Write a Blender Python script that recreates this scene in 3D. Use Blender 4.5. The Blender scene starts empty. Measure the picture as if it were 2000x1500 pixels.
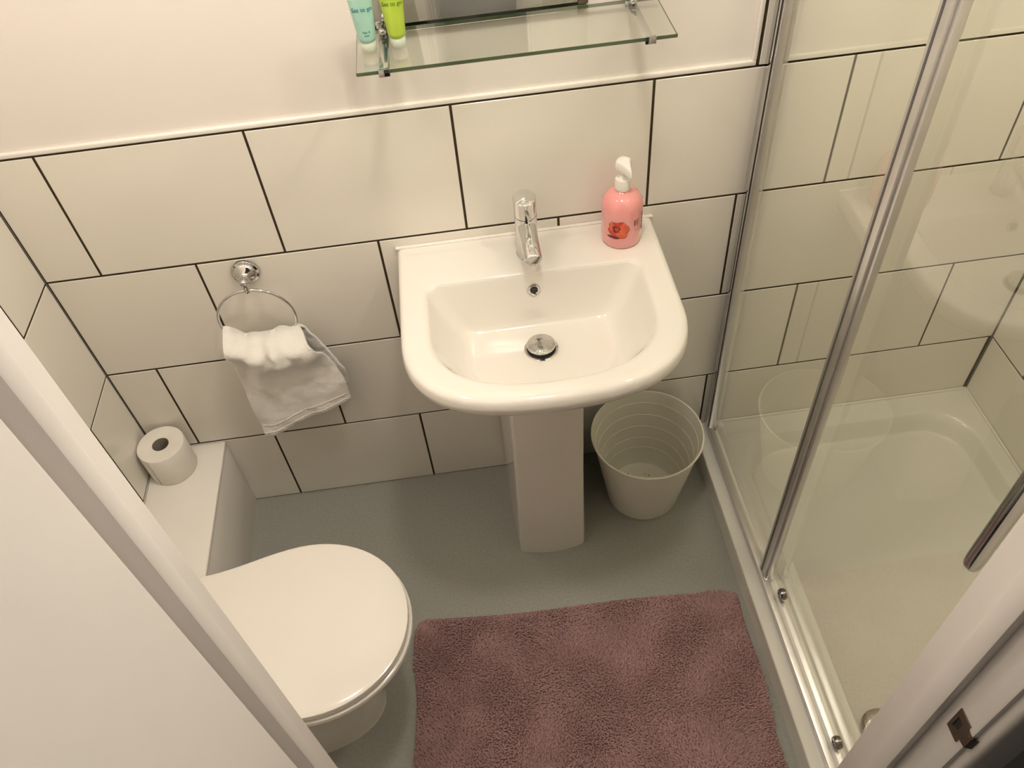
import bpy, bmesh, math, random
from mathutils import Matrix, Vector, noise

random.seed(7)
S = bpy.context.scene
COL = S.collection

# ------------------------------------------------------------------ camera
cam = bpy.data.cameras.new('camera')
cam.sensor_fit = 'HORIZONTAL'
cam.sensor_width = 36.0
cam.lens = 36.0 * 1600.56 / 2000.0
cam.clip_start = 0.02
camo = bpy.data.objects.new('camera', cam)
COL.objects.link(camo)
RX = Vector((0.990708, -0.117292, -0.068848))
RY = Vector((-0.133370, -0.738648, -0.660766))
RZ = Vector((0.026648, 0.663808, -0.747428))
M = Matrix((RX, -RY, -RZ)).transposed().to_4x4()
M.translation = Vector((0.92457, -1.45907, 2.00303))
camo.matrix_world = M
S.camera = camo

# ------------------------------------------------------------------ world, exposure
w = bpy.data.worlds.new('world')
S.world = w
w.use_nodes = True
w.node_tree.nodes['Background'].inputs[0].default_value = (0.5, 0.52, 0.6, 1)
w.node_tree.nodes['Background'].inputs[1].default_value = 0.02
S.view_settings.view_transform = 'Standard'
S.view_settings.look = 'None'
S.view_settings.gamma = 1.0
S.view_settings.use_curve_mapping = False
S.view_settings.exposure = 0.0
S.cycles.max_bounces = 6
S.cycles.diffuse_bounces = 4
S.cycles.glossy_bounces = 4
S.cycles.transmission_bounces = 4
S.cycles.transparent_max_bounces = 8
S.cycles.caustics_reflective = False
S.cycles.caustics_refractive = False
LAMP = (1.06, -0.63, 2.37)          # bathroom ceiling lamp
LAMP_POWER = 13.9
LEFT_LAMP = (0.38, -0.50, 2.38)     # lamp over the toilet side
LEFT_POWER = 7.0
SH_LAMP = (1.75, -0.62, 2.38)       # lamp in the shower ceiling
SH_POWER = 12.5
LAMP_COL = (1.0, 0.915, 0.785)
HALL_LAMP = (2.9, -1.9, 2.27)       # lamp at the end of the hall
HALL_POWER = 1.5
HALL_COL = (1.0, 0.86, 0.77)

# ------------------------------------------------------------------ materials
def mat(name, col, rough=0.5, metal=0.0, spec=0.5, var=0.0, vscale=6.0, col2=None, bump=0.0, bscale=60.0,
        coat=0.0, sss=0.0, sssr=0.01, trans=0.0, ior=1.45, rvar=0.0, emit=None, estr=0.0, sheen=0.0):
    m = bpy.data.materials.new(name)
    m.use_nodes = True
    nt = m.node_tree
    b = nt.nodes['Principled BSDF']
    b.inputs['Base Color'].default_value = (*col, 1)
    b.inputs['Roughness'].default_value = rough
    b.inputs['Metallic'].default_value = metal
    b.inputs['Specular IOR Level'].default_value = spec
    b.inputs['IOR'].default_value = ior
    b.inputs['Coat Weight'].default_value = coat
    b.inputs['Coat Roughness'].default_value = 0.03
    b.inputs['Subsurface Weight'].default_value = sss
    b.inputs['Subsurface Scale'].default_value = sssr
    b.inputs['Transmission Weight'].default_value = trans
    b.inputs['Sheen Weight'].default_value = sheen
    if emit:
        b.inputs['Emission Color'].default_value = (*emit, 1)
        b.inputs['Emission Strength'].default_value = estr
    tc = nt.nodes.new('ShaderNodeTexCoord')
    if var > 0 or col2 or rvar > 0:
        n = nt.nodes.new('ShaderNodeTexNoise')
        n.inputs['Scale'].default_value = vscale
        n.inputs['Detail'].default_value = 2
        nt.links.new(tc.outputs['Object'], n.inputs['Vector'])
        r = nt.nodes.new('ShaderNodeValToRGB')
        c2 = col2 if col2 else tuple(c * (1 - var) for c in col)
        r.color_ramp.elements[0].position = 0.35
        r.color_ramp.elements[1].position = 0.65
        r.color_ramp.elements[0].color = (*c2, 1)
        r.color_ramp.elements[1].color = (*col, 1)
        nt.links.new(n.outputs['Fac'], r.inputs['Fac'])
        nt.links.new(r.outputs['Color'], b.inputs['Base Color'])
        if rvar > 0:
            mr = nt.nodes.new('ShaderNodeMapRange')
            mr.inputs['To Min'].default_value = max(0.0, rough - rvar)
            mr.inputs['To Max'].default_value = rough + rvar
            nt.links.new(n.outputs['Fac'], mr.inputs['Value'])
            nt.links.new(mr.outputs['Result'], b.inputs['Roughness'])
    if bump > 0:
        n2 = nt.nodes.new('ShaderNodeTexNoise')
        n2.inputs['Scale'].default_value = bscale
        n2.inputs['Detail'].default_value = 1
        nt.links.new(tc.outputs['Object'], n2.inputs['Vector'])
        bp = nt.nodes.new('ShaderNodeBump')
        bp.inputs['Strength'].default_value = bump
        bp.inputs['Distance'].default_value = 0.002
        nt.links.new(n2.outputs['Fac'], bp.inputs['Height'])
        nt.links.new(bp.outputs['Normal'], b.inputs['Normal'])
    return m

def glass_mat(name, tint, ior=1.5, rough=0.0):
    """thin clear glass: fresnel mix of a tinted clear body and a mirror coat"""
    m = bpy.data.materials.new(name)
    m.use_nodes = True
    nt = m.node_tree
    nt.nodes.clear()
    out = nt.nodes.new('ShaderNodeOutputMaterial')
    tr = nt.nodes.new('ShaderNodeBsdfTransparent')
    tr.inputs['Color'].default_value = (*tint, 1)
    gl = nt.nodes.new('ShaderNodeBsdfGlossy')
    gl.inputs['Roughness'].default_value = rough
    gl.inputs['Color'].default_value = (0.97, 0.98, 0.96, 1)
    fr = nt.nodes.new('ShaderNodeFresnel')
    fr.inputs['IOR'].default_value = ior
    geo = nt.nodes.new('ShaderNodeNewGeometry')
    mx = nt.nodes.new('ShaderNodeMixShader')
    # front faces reflect; the inner side of the slab lets light straight out
    inv = nt.nodes.new('ShaderNodeMath')
    inv.operation = 'SUBTRACT'
    inv.inputs[0].default_value = 1.0
    nt.links.new(geo.outputs['Backfacing'], inv.inputs[1])
    mul = nt.nodes.new('ShaderNodeMath')
    mul.operation = 'MULTIPLY'
    # both faces of the slab together: 2R / (1 + R)
    one = nt.nodes.new('ShaderNodeMath')
    one.operation = 'ADD'
    one.inputs[1].default_value = 1.0
    nt.links.new(fr.outputs['Fac'], one.inputs[0])
    dv = nt.nodes.new('ShaderNodeMath')
    dv.operation = 'DIVIDE'
    nt.links.new(fr.outputs['Fac'], dv.inputs[0])
    nt.links.new(one.outputs['Value'], dv.inputs[1])
    dbl = nt.nodes.new('ShaderNodeMath')
    dbl.operation = 'MULTIPLY'
    dbl.inputs[1].default_value = 2.0
    nt.links.new(dv.outputs['Value'], dbl.inputs[0])
    nt.links.new(dbl.outputs['Value'], mul.inputs[0])
    nt.links.new(inv.outputs['Value'], mul.inputs[1])
    nt.links.new(mul.outputs['Value'], mx.inputs['Fac'])
    nt.links.new(tr.outputs['BSDF'], mx.inputs[1])
    nt.links.new(gl.outputs['BSDF'], mx.inputs[2])
    nt.links.new(mx.outputs['Shader'], out.inputs['Surface'])
    return m

TILE = mat('ivory_glazed_tile', (0.85, 0.81, 0.735), 0.16, var=0.03, vscale=2.5, rvar=0.04)
GROUT = mat('dark_brown_grout', (0.050, 0.032, 0.014), 0.9, var=0.3, vscale=40, bump=0.3, bscale=300)
PAINT = mat('warm_white_wall_paint', (0.85, 0.80, 0.755), 0.38, var=0.03, vscale=1.5, bump=0.05, bscale=180)
TRIM = mat('white_plastic_trim', (0.90, 0.86, 0.81), 0.25, var=0.03, vscale=8)
GLOSS = mat('white_gloss_wood_paint', (0.80, 0.76, 0.735), 0.33, var=0.05, vscale=5, bump=0.12, bscale=55, rvar=0.06)
CERAMIC = mat('white_glazed_ceramic', (0.84, 0.805, 0.75), 0.07, var=0.015, vscale=3, coat=0.5, rvar=0.02)
SEAT = mat('white_seat_plastic', (0.84, 0.80, 0.745), 0.12, var=0.015, vscale=3, coat=0.3, rvar=0.02)
CHROME = mat('polished_chrome', (0.68, 0.67, 0.665), 0.06, metal=1.0, var=0.06, vscale=9, rvar=0.03)
CHROME_W = mat('water_spotted_chrome', (0.74, 0.73, 0.71), 0.10, metal=1.0, var=0.25, vscale=150, rvar=0.08, bump=0.15, bscale=260)
CHROME_D = mat('dull_dark_chrome', (0.30, 0.285, 0.26), 0.18, metal=1.0, var=0.15, vscale=60, rvar=0.05)
ALU = mat('satin_aluminium_profile', (0.70, 0.68, 0.665), 0.34, metal=0.85, var=0.08, vscale=10, rvar=0.05)
DARK = mat('black_gasket_and_hole_shade', (0.03, 0.028, 0.026), 0.6, var=0.2, vscale=30)  # rubber on the gasket; on hole patches its black is painted shade
GREYG = mat('grey_post_gasket', (0.11, 0.10, 0.10), 0.5, var=0.15, vscale=30)
VINYL = mat('grey_speckled_vinyl', (0.345, 0.345, 0.313), 0.42, col2=(0.305, 0.305, 0.276), vscale=160, bump=0.06, bscale=220, rvar=0.05)
TRAYM = mat('white_acrylic_tray', (0.80, 0.775, 0.715), 0.16, var=0.02, vscale=4, coat=0.3, rvar=0.03)
BOXW = mat('white_melamine_panel', (0.93, 0.89, 0.84), 0.3, var=0.02, vscale=6)
BINM = mat('off_white_bin_plastic', (0.83, 0.80, 0.70), 0.32, var=0.03, vscale=8, sss=0.0)
BINM_IN = mat('dust_specks', (0.10, 0.09, 0.07), 0.8, var=0.2, vscale=30)
MATPILE = mat('dusty_pink_chenille', (0.45, 0.262, 0.262), 0.9, col2=(0.37, 0.207, 0.207), vscale=9, sheen=0.5)
MATBASE = mat('pink_mat_backing', (0.27, 0.145, 0.145), 0.95, var=0.2, vscale=20)
PAPER = mat('white_tissue_paper', (0.86, 0.825, 0.76), 0.9, var=0.03, vscale=40, bump=0.3, bscale=160)
CARD = mat('grey_card_core', (0.30, 0.27, 0.22), 0.9, var=0.1, vscale=20)
TOWEL = mat('white_terry_cotton', (0.90, 0.87, 0.83), 0.95, var=0.05, vscale=20, bump=0.9, bscale=420, sheen=0.3)
GLASS = glass_mat('clear_shower_glass', (0.955, 0.965, 0.925))
SHELFG = glass_mat('clear_shelf_glass', (0.95, 0.965, 0.94))
GEDGE = mat('green_glass_edge', (0.10, 0.13, 0.075), 0.12, var=0.2, vscale=12, coat=0.3)
MIRROR = mat('silvered_mirror', (0.80, 0.82, 0.80), 0.01, metal=1.0, var=0.01, vscale=2)
WPLAS = mat('white_pump_plastic', (0.88, 0.85, 0.80), 0.28, var=0.02, vscale=10)
SOAP = mat('pink_liquid_soap', (0.88, 0.39, 0.385), 0.06, var=0.06, vscale=14, sss=0.55, sssr=0.03, coat=0.6)
NECKM = mat('clear_bottle_neck', (0.80, 0.42, 0.40), 0.08, var=0.05, vscale=20, trans=0.5)
ROSE_R = mat('rose_print_red', (0.66, 0.055, 0.03), 0.3, var=0.35, vscale=90)
ROSE_O = mat('rose_print_orange', (0.80, 0.14, 0.06), 0.3, var=0.3, vscale=90)
ROSE_D = mat('rose_print_dark', (0.12, 0.02, 0.02), 0.3, var=0.3, vscale=90)
INK = mat('dark_print_ink', (0.10, 0.035, 0.035), 0.4, var=0.2, vscale=60)
INK_T = mat('teal_print_ink', (0.035, 0.20, 0.19), 0.4, var=0.2, vscale=60)
INK_G = mat('green_print_ink', (0.10, 0.20, 0.015), 0.4, var=0.2, vscale=60)
GEL_T = mat('turquoise_gel_tube', (0.38, 0.64, 0.54), 0.2, var=0.12, vscale=25, sss=0.4, sssr=0.02, coat=0.3)
GEL_G = mat('lime_gel_tube', (0.44, 0.60, 0.065), 0.2, var=0.12, vscale=25, sss=0.4, sssr=0.02, coat=0.3)
CLEARP = mat('frosted_tube_plastic', (0.74, 0.80, 0.68), 0.3, var=0.05, vscale=20, sss=0.4, sssr=0.02)
BRASS = mat('dull_bronze_metal', (0.19, 0.145, 0.11), 0.38, metal=0.85, var=0.25, vscale=30, rvar=0.08)
HALLW = mat('slate_grey_hall_paint', (0.42, 0.425, 0.44), 0.6, var=0.1, vscale=3, bump=0.05, bscale=120)
CARPET = mat('dark_grey_carpet', (0.06, 0.06, 0.066), 0.95, var=0.3, vscale=120, bump=0.6, bscale=260)
CEILP = mat('white_ceiling_paint', (0.90, 0.88, 0.85), 0.8, var=0.02, vscale=3)
SEAL = mat('white_silicone_sealant', (0.86, 0.83, 0.77), 0.3, var=0.03, vscale=20)
LAMPM = mat('warm_lit_diffuser', (0.9, 0.88, 0.85), 0.4, var=0.01, vscale=2, emit=LAMP_COL, estr=0.0)
SLAMPM = mat('warm_lit_shower_diffuser', (0.9, 0.88, 0.85), 0.4, var=0.01, vscale=2, emit=LAMP_COL, estr=0.0)
TLAMPM = mat('warm_lit_toilet_diffuser', (0.9, 0.88, 0.85), 0.4, var=0.01, vscale=2, emit=LAMP_COL, estr=0.0)
HLAMPM = mat('warm_lit_hall_diffuser', (0.9, 0.88, 0.85), 0.4, var=0.01, vscale=2, emit=HALL_COL, estr=0.0)

# ------------------------------------------------------------------ mesh helpers
def link(name, me, m, parent=None):
    o = bpy.data.objects.new(name, me)
    COL.objects.link(o)
    if m is not None:
        me.materials.clear()
        me.materials.append(m)
    if parent is not None:
        o.parent = parent
    return o

def from_bm(name, bm, m, parent=None, smooth=False, recalc=True):
    if recalc:
        bmesh.ops.recalc_face_normals(bm, faces=bm.faces)
    me = bpy.data.meshes.new(name)
    bm.to_mesh(me)
    bm.free()
    if smooth:
        me.polygons.foreach_set('use_smooth', [True] * len(me.polygons))
        me.set_sharp_from_angle(angle=math.radians(40 if smooth is True else smooth))
    return link(name, me, m, parent)

def add_box(bm, x0, x1, y0, y1, z0, z1):
    x0, x1 = min(x0, x1), max(x0, x1)
    y0, y1 = min(y0, y1), max(y0, y1)
    z0, z1 = min(z0, z1), max(z0, z1)
    vs = [bm.verts.new(p) for p in ((x0, y0, z0), (x1, y0, z0), (x1, y1, z0), (x0, y1, z0),
                                    (x0, y0, z1), (x1, y0, z1), (x1, y1, z1), (x0, y1, z1))]
    for f in ((3, 2, 1, 0), (4, 5, 6, 7), (0, 1, 5, 4), (1, 2, 6, 5), (2, 3, 7, 6), (3, 0, 4, 7)):
        bm.faces.new([vs[i] for i in f])
    return vs

def box(name, b, m, parent=None, bev=0.0, seg=2):
    bm = bmesh.new()
    add_box(bm, *b)
    if bev > 0:
        bmesh.ops.bevel(bm, geom=bm.edges[:], offset=bev, segments=seg, profile=0.5, affect='EDGES')
    return from_bm(name, bm, m, parent, smooth=bev > 0)

def loft(name, rings, m, parent=None, closed=True, cap0=False, cap1=False, smooth=True):
    bm = bmesh.new()
    rv = [[bm.verts.new(p) for p in r] for r in rings]
    n = len(rings[0])
    for a, b in zip(rv[:-1], rv[1:]):
        for i in range(n if closed else n - 1):
            j = (i + 1) % n
            bm.faces.new((a[i], a[j], b[j], b[i]))
    for cap, r in ((cap0, rv[0]), (cap1, rv[-1])):
        if cap:
            c = bm.verts.new(sum((v.co for v in r), Vector()) / len(r))
            for i in range(n):
                bm.faces.new((r[i], r[(i + 1) % n], c))
    return from_bm(name, bm, m, parent, smooth=smooth)

def lathe(name, prof, c, m, parent=None, n=48, cap0=False, cap1=False, smooth=True, axis=None, closed_prof=False):
    """prof: (radius, height) pairs turned about the vertical through c, or about axis"""
    q = Vector((0, 0, 1)).rotation_difference(Vector(axis)) if axis else None
    rings = []
    for r, z in (prof + [prof[0]] if closed_prof else prof):
        ring = []
        for i in range(n):
            a = 2 * math.pi * i / n
            v = Vector((r * math.cos(a), r * math.sin(a), z))
            if q:
                v = q @ v
            ring.append(v + Vector(c))
        rings.append(ring)
    return loft(name, rings, m, parent, True, cap0, cap1, smooth)

def tube(name, pts, rad, m, parent=None, n=14, closed=False):
    pts = [Vector(p) for p in pts]
    N = len(pts)
    rings = []
    up = None
    for i, p in enumerate(pts):
        t = ((pts[(i + 1) % N] - pts[i - 1]) if closed else (pts[min(i + 1, N - 1)] - pts[max(i - 1, 0)])).normalized()
        if up is None:
            up = t.orthogonal().normalized()
        up = (up - t * up.dot(t)).normalized()
        s = t.cross(up)
        r = rad[i] if isinstance(rad, (list, tuple)) else rad
        rings.append([p + up * r * math.cos(2 * math.pi * k / n) + s * r * math.sin(2 * math.pi * k / n) for k in range(n)])
    if closed:
        rings.append(rings[0])
        bm = bmesh.new()
        rv = [[bm.verts.new(p) for p in r] for r in rings[:-1]]
        for i in range(N):
            a, b = rv[i], rv[(i + 1) % N]
            for k in range(n):
                j = (k + 1) % n
                bm.faces.new((a[k], a[j], b[j], b[k]))
        return from_bm(name, bm, m, parent, smooth=80)
    return loft(name, rings, m, parent, True, True, True, 60)

def catmull(seq, sub):
    """smooth interpolation of a list of rings (lists of Vectors)"""
    out = []
    n = len(seq)
    for i in range(n - 1):
        p0, p1, p2, p3 = seq[max(i - 1, 0)], seq[i], seq[i + 1], seq[min(i + 2, n - 1)]
        for s in range(sub):
            t = s / sub
            out.append([0.5 * ((2 * b) + (c - a) * t + (2 * a - 5 * b + 4 * c - d) * t * t + (3 * b - a - 3 * c + d) * t ** 3)
                        for a, b, c, d in zip(p0, p1, p2, p3)])
    out.append(list(seq[-1]))
    return out

def empty(name, loc=(0, 0, 0)):
    o = bpy.data.objects.new(name, None)
    COL.objects.link(o)
    o.empty_display_size = 0.05
    o.location = loc
    bpy.context.view_layer.update()
    return o

def adopt(root, *kids):
    """parts were built in world space: keep them there under a root that stands at the thing's base"""
    for k in kids:
        k.parent = root
        k.matrix_parent_inverse = Matrix.Translation(-root.location)

def sub(part, *kids):
    """sub-parts, also built in world space; every part's own matrix is the identity in the world"""
    for k in kids:
        k.parent = part
    return kids[0]

class Thing:
    """an Empty at the thing's base; parts are added in world coordinates"""
    def __init__(self, name, label, cat, loc, group=None, kind=None):
        self.o = empty(name, loc)
        self.o['label'] = label
        if cat:
            self.o['category'] = cat
        if group:
            self.o['group'] = group
        if kind:
            self.o['kind'] = kind
    def add(self, *kids):
        adopt(self.o, *kids)
        return kids[0]

def struct(o, label, cat=None):
    o['kind'] = 'structure'
    o['label'] = label
    o['category'] = cat or o.name.split('_')[0]
    return o

# ------------------------------------------------------------------ room shell
L3, H, TW = 0.290, 0.299, 0.4
LV = [0.0, L3, L3 + H, L3 + 2 * H, L3 + 3 * H, L3 + 4 * H, L3 + 5 * H, L3 + 6 * H]   # tile course levels
X1, X2 = 0.120, 0.323            # joint offsets of the alternating courses
XR = 2.330                       # shower side wall
YF = -1.115                      # front wall, room side
ZC = 2.45
G = 0.0027                       # half joint
PY = 0.007                       # depth of the painted wall behind the tile face

floor = box('floor', (-0.1, XR + 0.1, -1.165, 0.1, -0.08, 0.0), VINYL)
struct(floor, 'grey speckled vinyl bathroom floor')
ceil = box('ceiling', (-0.1, XR + 0.1, -1.17, 0.11, ZC, ZC + 0.08), CEILP)
struct(ceil, 'white painted bathroom ceiling')

TILE_CACHE = {}
def tile_mesh(wd, ht):
    k = (round(wd, 4), round(ht, 4))
    if k not in TILE_CACHE:
        bm = bmesh.new()
        c = 0.0008
        r = []
        for ins, d in ((0, 0.0045), (0, c), (c, 0)):
            r.append([bm.verts.new(p) for p in ((ins, d, ins), (wd - ins, d, ins), (wd - ins, d, ht - ins), (ins, d, ht - ins))])
        for a, b in zip(r[:-1], r[1:]):
            for i in range(4):
                j = (i + 1) % 4
                bm.faces.new((a[i], a[j], b[j], b[i]))
        bm.faces.new(r[2])
        bmesh.ops.recalc_face_normals(bm, faces=bm.faces)
        me = bpy.data.meshes.new('tile')
        bm.to_mesh(me)
        bm.free()
        me.materials.append(TILE)
        TILE_CACHE[k] = me
    return TILE_CACHE[k]

def tile(parent, u0, u1, z0, z1, side, at):
    """side: back (faces -y at y=at), left (faces +x), right (faces -x); u runs along the wall"""
    if u1 - u0 < 0.012 or z1 - z0 < 0.012:
        return
    me = tile_mesh(u1 - u0 - 2 * G, z1 - z0 - 2 * G)
    o = bpy.data.objects.new('tile', me)
    COL.objects.link(o)
    o.parent = parent
    pr = random.uniform(-0.0004, 0.0004)
    if side == 'back':
        o.location = (u0 + G, at + pr, z0 + G)
    elif side == 'left':      # wall on x=0, u measured as y from u0 (far from camera is larger)
        o.rotation_euler = (0, 0, math.pi / 2)
        o.location = (at + pr, u0 + G, z0 + G)
    else:
        o.rotation_euler = (0, 0, -math.pi / 2)
        o.location = (at + pr, u1 - G, z0 + G)
    return o

def course(parent, off, a, b, z0, z1, side, at):
    xs = [a]
    k = math.ceil((a - off) / TW + 1e-6)
    while off + k * TW < b - 1e-6:
        if off + k * TW > a + 0.004:
            xs.append(off + k * TW)
        k += 1
    xs.append(b)
    for p, q in zip(xs[:-1], xs[1:]):
        tile(parent, p, q, z0, z1, side, at)

XS = X2 + 3 * TW                 # shower tiling starts on this joint
wall_back = box('wall_back', (-0.1, XR + 0.1, PY, 0.11, 0, ZC), PAINT)
struct(wall_back, 'back wall of ivory tiles with dark joints under warm white paint')
box('grout_bed', (0, XR, 0.0015, PY + 0.001, 0, LV[4] + 0.002), GROUT, wall_back)
box('grout_bed', (XS - 0.002, XR, 0.0015, PY + 0.001, LV[4], ZC), GROUT, wall_back)
for i in range(8):
    z0 = LV[i]
    z1 = LV[i + 1] if i < 7 else ZC
    if i >= 7:
        z1 = ZC
    off = X2 if i % 2 == 0 else X1
    course(wall_back, off, 0.0 if i < 4 else XS, XR, z0, z1, 'back', -0.0008 if i >= 4 else 0.0)
# white edging strip on top of the tiles and beside the shower tiles
box('edge_trim', (0, XS - 0.004, -0.0015, PY + 0.001, LV[4] + 0.0022, LV[4] + 0.0125), TRIM, wall_back, 0.0022, 3)
box('edge_trim', (XS - 0.0125, XS - 0.0035, -0.0015, PY + 0.001, LV[4] + 0.012, ZC), TRIM, wall_back, 0.0022, 3)

wall_left = box('wall_left', (-0.1, -PY, -1.17, PY, 0, ZC), PAINT)
struct(wall_left, 'left wall of ivory tiles running into the corner')
box('grout_bed', (-PY - 0.001, -0.0015, YF, 0.0, 0, LV[4] + 0.002), GROUT, wall_left)
for i in range(4):
    course(wall_left, -0.17 if i % 2 else -0.37, YF, -0.001, LV[i], LV[i + 1], 'left', 0.0)
box('edge_trim', (-PY - 0.001, 0.0015, YF, 0, LV[4] + 0.0022, LV[4] + 0.0125), TRIM, wall_left, 0.0022, 3)

wall_right = box('wall_right', (XR + PY, XR + 0.1, -1.17, PY, 0, ZC), PAINT)
struct(wall_right, 'ivory tiled side wall inside the shower')
box('grout_bed', (XR + 0.0015, XR + PY + 0.001, YF, 0, 0, ZC), GROUT, wall_right)
for i in range(8):
    course(wall_right, -0.16 if i % 2 else -0.36, YF, -0.001, LV[i], LV[i + 1] if i < 7 else ZC, 'right', XR)

# front wall with the door opening
XJL, XJR = 0.677, 1.389           # faces of the door linings
YH = -1.213                       # hall side of the lining
ZD = 2.06
wf = box('wall_front', (-0.1, XJL - 0.022, -1.205, YF, 0, ZC), PAINT)
struct(wf, 'front wall around the bathroom doorway')
o = box('wall_front_right', (XJR + 0.022, XR + 0.1, -1.205, YF, 0, ZC), PAINT)
struct(o, 'front wall beside the shower, right of the doorway', 'wall')
o = box('wall_front_head', (XJL - 0.022, XJR + 0.022, -1.205, YF, ZD + 0.022, ZC), PAINT)
struct(o, 'wall above the bathroom doorway', 'wall')

door = Thing('door_1', 'white painted door frame with stops and a door folded back to the hall', 'door', (1.03, -1.16, 0), kind='structure')
d = door
d.add(box('jamb', (XJL - 0.022, XJL, YH, -1.113, 0, ZD), GLOSS, None, 0.0025))
d.add(box('jamb', (XJR, XJR + 0.022, YH, -1.105, 0, ZD), GLOSS, None, 0.0025))
d.add(box('door_head', (XJL - 0.022, XJR + 0.022, YH, -1.113, ZD, ZD + 0.022), GLOSS, None, 0.0025))
d.add(box('door_stop', (XJL - 0.001, 0.697, -1.172, -1.1555, 0, ZD), GLOSS, None, 0.002))
d.add(box('door_stop', (1.377, XJR + 0.001, -1.172, -1.147, 0, ZD), GLOSS, None, 0.002))
d.add(box('door_stop', (0.697, 1.377, -1.172, -1.147, ZD - 0.012, ZD + 0.001), GLOSS, None, 0.002))
d.add(box('architrave', (XJR + 0.006, XJR + 0.062, -1.228, -1.205, 0, ZD + 0.06), GLOSS, None, 0.008, 4))
d.add(box('architrave', (XJL - 0.062, XJL - 0.006, -1.228, -1.205, 0, ZD + 0.06), GLOSS, None, 0.008, 4))
leaf = d.add(box('door_leaf', (0.677, 0.718, -1.93, -1.2135, 0.006, ZD - 0.004), GLOSS, None, 0.0025))
# strike plate with its lip, on the latch-side jamb
bm = bmesh.new()
ys = [(-1.184, 1.018), (-1.184, 1.066), (-1.204, 1.066), (-1.204, 1.058), (-1.2145, 1.056), (-1.2145, 1.031), (-1.204, 1.029), (-1.204, 1.018)]
hole = [(-1.1885, 1.031), (-1.1885, 1.053), (-1.1975, 1.053), (-1.1975, 1.031)]
xa, xb = XJR - 0.0018, XJR + 0.0003
f0 = [bm.verts.new((xa, y, z)) for y, z in ys]
f1 = [bm.verts.new((xb, y, z)) for y, z in ys]
h0 = [bm.verts.new((xa, y, z)) for y, z in hole]
h1 = [bm.verts.new((xb, y, z)) for y, z in hole]
for a, b in ((f0, f1), (h0, h1)):
    for i in range(len(a)):
        j = (i + 1) % len(a)
        bm.faces.new((a[i], a[j], b[j], b[i]))
bm.faces.new((f0[0], f0[1], h0[1], h0[0]))
bm.faces.new((f0[1], f0[2], f0[3], h0[2], h0[1]))
bm.faces.new((f0[3], f0[4], f0[5], f0[6], h0[3], h0[2]))
bm.faces.new((f0[6], f0[7], f0[0], h0[0], h0[3]))
# bent lip over the jamb edge
l = [bm.verts.new(p) for p in ((xa, -1.2145, 1.056), (xa, -1.2145, 1.031), (XJR + 0.009, -1.2185, 1.031), (XJR + 0.009, -1.2185, 1.056))]
bm.faces.new(l)
sp = d.add(from_bm('strike_plate', bm, BRASS))
sp['label'] = 'dull bronze strike plate with a bent lip'
box('latch_hole_shade', (XJR - 0.0004, XJR + 0.0004, -1.1978, -1.188, 1.0305, 1.0535), DARK).parent = sp  # flat black patch, paints the shade inside the latch hole

# hall outside the door
o = box('floor_hall', (-0.6, 3.3, -2.7, -1.165, -0.08, -0.002), CARPET)
struct(o, 'dark grey carpet of the hall outside the door')
o = box('ceiling_hall', (-0.6, 3.3, -2.7, -1.205, ZC, ZC + 0.08), CEILP)
struct(o, 'white ceiling of the hall')
o = box('wall_hall_near', (XJR + 0.062, 3.3, -1.212, -1.205, 0, ZC), HALLW)
struct(o, 'slate grey hall wall right of the door frame', 'wall')
o = box('wall_hall_left', (-0.6, XJL - 0.062, -1.212, -1.205, 0, ZC), HALLW)
struct(o, 'slate grey hall wall behind the opened door', 'wall')
o = box('wall_hall_far', (-0.6, 3.3, -2.8, -2.7, 0, ZC), HALLW)
struct(o, 'slate grey hall wall facing the bathroom door', 'wall')
o = box('wall_hall_end', (-0.7, -0.6, -2.8, -1.205, 0, ZC), HALLW)
struct(o, 'slate grey end wall of the hall', 'wall')
o = box('wall_hall_lamp_end', (3.3, 3.4, -2.8, -1.205, 0, ZC), HALLW)
struct(o, 'slate grey hall end wall near the hall lamp', 'wall')

# ------------------------------------------------------------------ lamps
def ceiling_lamp(name, label, c, r, m, col, power):
    t = Thing(name, label, 'lamp', (c[0], c[1], ZC))
    t.add(lathe('lamp_base', [(r * 0.7, ZC - 0.001), (r * 1.05, ZC - 0.004), (r * 1.08, ZC - 0.03), (r * 0.95, ZC - 0.036)], (c[0], c[1], 0), WPLAS, None, 40, True, True))
    prof = []
    top = ZC - 0.034
    for i in range(6):
        a = math.pi / 2 * i / 5
        prof.append((max(r * math.cos(a), 0.0015), top - (top - c[2]) * math.sin(a)))
    t.add(lathe('diffuser', prof, (c[0], c[1], 0), m, None, 18, False, True))
    area = 2 * math.pi * r * r * 0.9
    m.node_tree.nodes['Principled BSDF'].inputs['Emission Strength'].default_value = power / (math.pi * area)
    return t

ceiling_lamp('ceiling_lamp', 'large round warm ceiling lamp above the mat and basin', LAMP, 0.075, LAMPM, LAMP_COL, LAMP_POWER)
ceiling_lamp('toilet_lamp', 'small round ceiling lamp on the toilet side of the room', LEFT_LAMP, 0.055, TLAMPM, LAMP_COL, LEFT_POWER)
ceiling_lamp('shower_lamp', 'small round ceiling lamp over the shower', SH_LAMP, 0.055, SLAMPM, LAMP_COL, SH_POWER)
ceiling_lamp('hall_lamp', 'round ceiling lamp at the end of the hall', HALL_LAMP, 0.10, HLAMPM, HALL_COL, HALL_POWER)

# ------------------------------------------------------------------ pipe boxing along the left wall
pb = Thing('pipe_boxing', 'low white boxing along the left wall with a paper roll on it', 'boxing', (0.095, -0.5, 0), kind='structure')
pb.add(box('side_panel', (0.176, 0.189, YF + 0.001, -0.001, 0.0, 0.272), TRIM, None, 0.001))
pb.add(box('top_panel', (0.001, 0.190, YF + 0.001, -0.0008, 0.272, 0.287), BOXW, None, 0.003, 3))

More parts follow.
